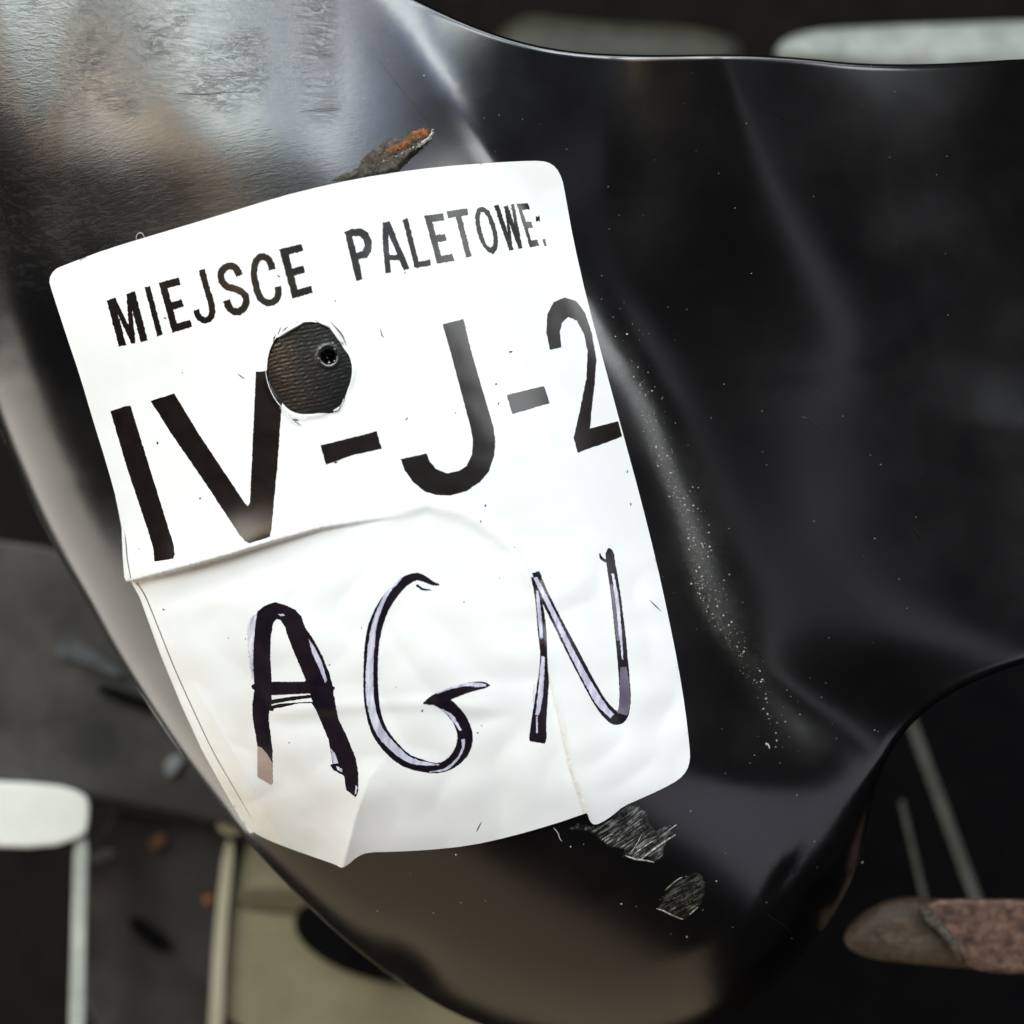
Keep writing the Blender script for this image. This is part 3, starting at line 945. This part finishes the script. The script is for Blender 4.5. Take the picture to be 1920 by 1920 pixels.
torn = patch('torn_flake', zT([(130, 1085), (240, 1000), (430, 930), (560, 860), (600, 760), (720, 640), (850, 540), (960, 460), (1200, 430), (1300, 350), (1500, 300), (1600, 305), (1658, 370), (1600, 470), (1480, 600), (1350, 720), (1230, 840), (1130, 940), (900, 1010), (500, 1070)]), M_torn,
             lambda x, y, d: np.minimum(d / 9, 1) * (5 + 12 * sstep(690, 800, x)) + 2.2 * wavy(x, y, 12, 4, 7) * np.minimum(d / 5, 1), 2.2, jit=1.6)
tz = lambda x, y: body_z(x, y) + 5 + 12 * sstep(690, 800, x)
ru = patch('rust_crust', zT([(920, 650), (1000, 560), (1180, 500), (1220, 430), (1330, 360), (1480, 312), (1570, 340), (1560, 420), (1450, 480), (1330, 530), (1270, 590), (1100, 660), (980, 725)]), M_rust,
           lambda x, y, d: 5 + 12 * sstep(690, 800, x) + np.minimum(d / 4, 1) * (2.5 + 2.4 * wavy(x, y, 7, 12, 7)), 1.8, parent=torn, jit=1.8)
li = patch('frayed_lip', zT([(860, 780), (1000, 740), (1150, 660), (1290, 590), (1340, 530), (1470, 480), (1570, 420), (1600, 330), (1655, 370), (1600, 470), (1480, 560), (1330, 640), (1180, 700), (1000, 790), (880, 820)]), M_lip,
           lambda x, y, d: 4 + 11 * sstep(690, 800, x) + np.minimum(d / 3, 1) * (1.8 + 2.0 * wavy(x, y, 6, 15, 7)), 1.8, parent=torn, jit=1.8)

# scratches: fine hair lines raised by the burr
for c, w in (([(1540, 1062), (1600, 1130), (1660, 1190)], 1.0), ([(560, 210), (600, 205), (640, 203)], 1.2), ([(330, 175), (380, 178), (430, 172), (468, 173)], 1.6), ([(1440, 1715), (1470, 1735), (1490, 1755)], 1.6),
             ([(700, 100), (770, 190), (830, 260)], .8), ([(590, 210), (610, 208), (638, 206)], 1.4)):
    ribbon('scratch', c, w, .3, M_scuff2, shell, body_z, childspace=False)

# lint fibres lying on the cover
for c, w, mt, lb in (([(256, 452), (255, 442), (261, 436), (268, 438), (271, 446)], 1.6, M_fibre, 'tiny curled pale fibre at the upper left edge of the label'),
                     ([(1502, 782), (1514, 784), (1524, 792), (1534, 803)], 2.4, M_scuff, 'short curved grey fibre on the dark hollow right of the label'),
                     ([(1435, 1393), (1441, 1396), (1443, 1404)], 3.0, M_fibre, 'tiny bright flake of lint below right of the label corner'),
                     ([(1712, 990), (1722, 1003), (1726, 1012)], 1.8, M_scuff, 'faint short fibre near the right rim of the cover'),
                     ([(1038, 1552), (1047, 1562), (1049, 1572), (1054, 1578)], 1.8, M_fibre, 'thin hooked fibre under the lower edge of the label')):
    o = ribbon('lint_fibre', c, w, 1.2, mt, None, body_z, 1.0, childspace=False)
    tag(o, lb, 'fibre', 'lint fibres on the black cover')

# loose grains: real little stones, denser along the hollow
gv, gf = [], []
def grain(x, y, s):
    z = float(body_z(np.array([x]), np.array([y]))[0]) + s * .35
    n0 = len(gv)
    oc = np.array([(1, 0, 0), (-1, 0, 0), (0, 1, 0), (0, -1, 0), (0, 0, 1), (0, 0, -1)], float) * s * rng.uniform(.6, 1.2, (6, 1))
    q = P(x + oc[:, 0], y + oc[:, 1], z + oc[:, 2])
    gv.extend(q.tolist())
    for a, b, c in ((0, 2, 4), (2, 1, 4), (1, 3, 4), (3, 0, 4), (2, 0, 5), (1, 2, 5), (3, 1, 5), (0, 3, 5)):
        gf.append((n0 + a, n0 + b, n0 + c))
for _ in range(520):
    yy_ = rng.normal(1030, 190)
    if not 540 < yy_ < 1420:
        continue
    xx_ = float(valley_x(yy_)) + 14 + rng.exponential(17) + rng.normal(0, 4) + 9 * math.sin(yy_ * .021)
    grain(xx_, yy_, min(rng.exponential(.55) + .35, 2.3))
for _ in range(150):
    xx_, yy_ = rng.uniform(700, 1780), rng.uniform(110, 1800)
    if inside(np.array([xx_]), np.array([yy_]), outline).all() and not inside(np.array([xx_]), np.array([yy_]), lab).all():
        grain(xx_, yy_, rng.uniform(.4, 1.2))
for x_, y_, s_ in ((795, 142, 2.2), (684, 185, 1.8), (812, 243, 2.6), (1437, 1396, 2.5), (1288, 1757, 3), (1617, 1617, 3), (1070, 1588, 2.5), (1165, 1695, 2.5), (855, 1603, 3), (1343, 1652, 2.2), (1255, 931, 2), (1640, 1010, 2), (1651, 871, 2.2),
                   (607, 646, 2.0), (600, 653, 2.4), (624, 643, 2.2), (628, 654, 2), (597, 672, 2.4), (617, 680, 2.6), (627, 677, 2), (632, 669, 1.6)):
    grain(x_, y_, s_ * .8)
g = mesh_obj('dust', gv, gf, M_dust, None, False)
tag(g, 'pale grit and dust grains scattered along the hollow of the cover', 'dust', kind='stuff')

# ------------------------------------------------------------------ what lies behind, out of focus
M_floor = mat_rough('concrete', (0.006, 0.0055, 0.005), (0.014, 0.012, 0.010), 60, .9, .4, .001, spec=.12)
M_white = mat_rough('white_enamel', (0.80, 0.81, 0.76), (0.86, 0.86, 0.80), 90, .45, .1, .0003)
M_grey = mat_rough('dark_steel', (0.022, 0.021, 0.020), (0.060, 0.055, 0.048), 45, .5, .5, .0008, (0.035, 0.030, 0.026))
M_beige = mat_rough('beige_enamel', (0.26, 0.225, 0.14), (0.34, 0.295, 0.19), 50, .5, .2, .0004)
M_beige2 = mat_rough('pale_edge', (0.46, 0.42, 0.30), (0.56, 0.52, 0.38), 60, .45, .1, .0003)
M_hole = mat_rough('black_rubber_and_hole', (0.002, 0.002, 0.003), (0.004, 0.004, 0.004), 100, .8, .2, .0003, spec=.08)
M_brown = mat_rough('rusty_brown', (0.040, 0.022, 0.014), (0.115, 0.075, 0.048), 330, .5, 1.0, .0010, (0.085, 0.066, 0.042))
M_pale = mat_rough('pale_sheet', (0.20, 0.215, 0.195), (0.34, 0.36, 0.33), 60, .5, .4, .001)

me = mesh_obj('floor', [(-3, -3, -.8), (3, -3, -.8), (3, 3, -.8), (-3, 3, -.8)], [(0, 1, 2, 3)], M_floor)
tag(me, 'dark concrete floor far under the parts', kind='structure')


def block(name, poly, z, thick, mat, parent=None, bevel=7, zf=None, rnd=1):
    """thick plate with rounded edges, drawn as it stands at depth z (u)"""
    p = smooth(poly, True, rnd) if rnd else np.array(poly, float)
    p = densify(p, 14)
    a = np.roll(p, -1, 0) - np.roll(p, 1, 0); a /= np.linalg.norm(a, axis=1)[:, None] + 1e-9
    nn = np.stack([a[:, 1], -a[:, 0]], 1)
    pr = p + nn * 2
    if inside(pr[:, 0], pr[:, 1], p).mean() < .5:
        nn = -nn
    rings = []
    for t in (0, .3, .6, 1):
        rings.append((p + nn * bevel * (1 - math.sin(t * math.pi / 2)), z - bevel * (1 - math.cos(t * math.pi / 2)) ))
    rings = [(p + nn * bevel * (1 - math.sin(t * math.pi / 2)), -bevel * (1 - math.cos(t * math.pi / 2))) for t in (0, .35, .7, 1)] + [(p, -thick)]
    n = len(p); vs = []; fs = []
    for q, dz in rings:
        zz = z + (zf(q[:, 0], q[:, 1]) if zf else 0) + dz
        vs.append(P(q[:, 0], q[:, 1], zz + 0 * q[:, 0]))
    v = np.vstack(vs)
    for r_ in range(len(rings) - 1):
        for i in range(n):
            j = (i + 1) % n
            fs.append((r_ * n + i, r_ * n + j, (r_ + 1) * n + j, (r_ + 1) * n + i))
    fs.append(tuple(range(n)))
    fs.append(tuple(range((len(rings) - 1) * n, len(rings) * n))[::-1])
    o = mesh_obj(name, v, fs, mat, parent, False)
    import bmesh
    bm = bmesh.new(); bm.from_mesh(o.data); bmesh.ops.recalc_face_normals(bm, faces=bm.faces); bm.to_mesh(o.data); bm.free()
    return o


def root(name, x, y, z, lb, cat):
    e = bpy.data.objects.new(name, None)
    scene.collection.objects.link(e)
    e.location = (0, 0, 0)
    return tag(e, lb, cat)


box_r = r = root('steel_box', 0, 0, 0, 'dark scuffed steel box, blurred, between the white bracket and the beige panel', 'box')
block('lid', [(-220, 980), (180, 1040), (480, 1180), (640, 1500), (560, 1590), (395, 1535), (180, 1492), (-220, 1430)], -1260, 220, M_grey, r)
block('box_side', [(160, 1508), (395, 1552), (470, 1580), (430, 1960), (150, 1990)], -1500, 500, M_grey, r)
M_pale_c = mat_rough('pale_chip', (0.13, 0.14, 0.15), (0.24, 0.25, 0.26), 300, .6)
M_pale_d = mat_rough('dull_chip', (0.05, 0.055, 0.06), (0.09, 0.095, 0.10), 300, .6)
r = root('white_bracket', 0, 0, 0, 'bright white enamelled bracket, blurred, at the lower left', 'bracket')
block('bracket_head', [(-60, 1462), (100, 1470), (150, 1484), (168, 1500), (166, 1545), (158, 1568), (90, 1590), (-60, 1586)], -1120, 130, M_white, r)
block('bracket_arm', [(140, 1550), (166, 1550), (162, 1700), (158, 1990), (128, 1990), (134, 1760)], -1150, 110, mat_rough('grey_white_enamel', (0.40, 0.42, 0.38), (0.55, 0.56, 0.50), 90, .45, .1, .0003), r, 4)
r = root('beige_panel', 0, 0, 0, 'beige enamelled panel with a dark patch for its hole, blurred, under the tip of the cover', 'panel')
block('panel_face', [(436, 1600), (560, 1500), (1000, 1560), (1040, 2000), (405, 2000)], -1450, 200, M_beige, r, 5)
block('panel_edge', [(422, 1575), (440, 1578), (436, 1640), (424, 1750), (416, 1990), (388, 1990), (404, 1720)], -1400, 160, M_beige2, r, 4)
block('corner_knob', [(408, 1520), (460, 1535), (452, 1568), (410, 1562)], -1330, 110, M_beige2, r, 6)
block('pressed_rib', [(437, 1664), (600, 1668), (700, 1690), (690, 1722), (560, 1712), (436, 1702)], -1425, 24, mat_rough('olive_strip', (0.11, 0.095, 0.05), (0.15, 0.13, 0.08), 60, .6, .2, .0004), r, 8)
block('hole_patch', [(560, 1700), (600, 1690), (700, 1740), (800, 1830), (760, 1850), (650, 1825), (575, 1780), (548, 1738)], -1400, 40, M_hole, r, 8, None, 2)  # dark patch standing in for the panel's rounded hole



def rod(name, a, b, w, z0, z1, mat, lb, grp):
    A = P(a[0], a[1], z0); B = P(b[0], b[1], z1)
    d = B - A; L = np.linalg.norm(d); d = d / L
    s = np.cross(d, (0, 0, 1)); s /= np.linalg.norm(s); t = np.cross(s, d)
    K = 16; vs = []; fs = []
    prof = [(0, .0), (0, .7), (.012, .95), (.03, 1), (.97, 1), (.988, .95), (1, .7), (1, 0)]
    for u_, rr in prof:
        for k in range(K):
            an = 2 * math.pi * k / K
            vs.append(A + d * L * u_ + (s * math.cos(an) + t * math.sin(an)) * w * U / 2 * max(rr, .01))
    for i in range(len(prof) - 1):
        for k in range(K):
            a_ = i * K + k; b_ = i * K + (k + 1) % K
            fs.append((a_, b_, b_ + K, a_ + K))
    o = mesh_obj(name, vs, fs, mat)
    return tag(o, lb, 'rod', grp)


M_rod = mat_rough('galvanised_rod', (0.10, 0.105, 0.09), (0.16, 0.16, 0.135), 200, .4, .2, .0003)
rod('steel_rod', (1700, 1330), (1850, 1740), 28, -1900, -1800, M_rod, 'thicker pale steel rod, blurred, at the right beyond the cover', 'steel rods at the lower right')
rod('steel_rod', (1690, 1500), (1742, 1720), 15, -1300, -1250, M_rod, 'thinner pale steel rod, blurred, between the cover tip and the thicker rod', 'steel rods at the lower right')
o = block('black_tray', [(1560, 1180), (2300, 900), (2300, 2300), (1100, 2300), (1160, 2020), (1420, 1840)], -2300, 200, M_hole, None, 8)
tag(o, 'black rubber tray in deep shade beneath the rods, lower right', 'tray')

for nm, pl, mt, z in (('paint_chip', [(306, 1430), (330, 1410), (346, 1424), (330, 1452), (312, 1458)], M_pale_c, -1240), ('paint_chip', [(170, 1596), (206, 1588), (216, 1602), (190, 1620), (168, 1616)], M_pale_c, -1470),
                      ('rust_spot', [(282, 1570), (306, 1562), (312, 1584), (292, 1596), (280, 1588)], M_rust, -1470), ('rust_spot', [(380, 1676), (398, 1680), (396, 1698), (382, 1696)], M_rust, -1470),
                      ('paint_chip', [(250, 1710), (330, 1770), (300, 1790), (240, 1740)], M_hole, -1470), ('paint_chip', [(190, 1280), (330, 1330), (320, 1350), (180, 1300)], M_hole, -1240),
                      ('paint_chip', [(110, 1200), (160, 1208), (235, 1262), (222, 1274), (150, 1240), (104, 1232)], M_pale_d, -1240)):
    block(nm, pl, z + 6, 12, mt, box_r, 3)

# brown bent lug, nearer and sharper
hump = lambda x, y: -((y - 1745) ** 2) / 130.0 - np.clip(1640 - x, 0, None) ** 2 / 60.0
def lump(name, poly, z, zf, mat, parent, lb=None, step=5, thick=60):
    p = densify(smooth(poly, True, 2), step)
    x0, y0 = p.min(0); x1, y1 = p.max(0)
    gx, gy = grid(x0, x1, y0, y1, step)
    m = inside(gx, gy, p)
    v2, f2 = cdt(np.stack([gx[m], gy[m]], 1), [p])
    c2 = v2[f2].mean(1); f2 = f2[inside(c2[:, 0], c2[:, 1], p)]
    d, _, _ = dist_poly(v2[:, 0], v2[:, 1], p, True)
    zz = z + zf(v2[:, 0], v2[:, 1], d)
    idx = np.unique(f2); mp = np.full(len(v2), -1); mp[idx] = np.arange(len(idx)); f3 = mp[f2]
    top = P(v2[idx][:, 0], v2[idx][:, 1], zz[idx])
    es = set()
    for a, b, c in f3.tolist():
        es.update(((a, b), (b, c), (c, a)))
    be = [(a, b) for a, b in es if (b, a) not in es]
    bs = sorted({a for e in be for a in e}); bm = {a: len(top) + i for i, a in enumerate(bs)}
    low = P(v2[idx][bs][:, 0], v2[idx][bs][:, 1], zz[idx][bs] - thick)
    o = mesh_obj(name, np.vstack([top, low]), f3.tolist() + [(b, a, bm[a], bm[b]) for a, b in be], mat, parent)
    if lb:
        o['label'] = lb
    return o


def edge_round(r_):
    return lambda x, y, d: -(r_ - np.sqrt(np.maximum(r_ * r_ - np.clip(r_ - d, 0, r_) ** 2, 0))) + 2.0 * wavy(x, y, 60, 3, 6)


r = root('rusty_lug', 0, 0, 0, 'brown rusty rounded metal lug with a cracked rim, lower right corner', 'lug')
lump('lug_body', [(1580, 1762), (1590, 1735), (1622, 1706), (1665, 1686), (1710, 1680), (1760, 1686), (1840, 1690), (1860, 1818), (1800, 1815), (1700, 1806), (1640, 1800), (1596, 1784)], -330, edge_round(42), M_brown, r, thick=80)
lump('lug_flange', [(1726, 1690), (1800, 1684), (2000, 1688), (2000, 1826), (1830, 1826), (1796, 1790), (1770, 1752), (1738, 1722)], -300, edge_round(10),
     mat_rough('brown_flange', (0.045, 0.024, 0.017), (0.15, 0.085, 0.060), 330, .5, .6, .0005), r, thick=60)
lump('rim_crack', [(1722, 1694), (1740, 1700), (1750, 1716), (1772, 1734), (1796, 1768), (1806, 1800), (1798, 1806), (1784, 1778), (1762, 1748), (1736, 1730), (1724, 1712)], -284, edge_round(5), M_torn, r, step=3, thick=24)

# pale parts seen past the top rim
o = lump('pale_pipe', [(1440, 112), (1480, 60), (1640, 48), (2300, 30), (2300, 200), (1900, 170), (1700, 160), (1540, 140)], -1500, edge_round(90), M_pale, None, step=16, thick=300)
tag(o, 'pale grey blurred casing beyond the top edge of the cover, at the right', 'casing')
o = lump('olive_plate', [(960, 20), (1100, 40), (1330, 50), (1410, 90), (1360, 160), (1000, 170), (900, 120)], -1500, edge_round(60),
         mat_rough('olive_plate', (0.022, 0.021, 0.014), (0.04, 0.038, 0.025), 60, .6, .3, .001), None, step=18, thick=300)
tag(o, 'dull olive blurred plate beyond the top edge of the cover, left of the pale casing', 'plate')
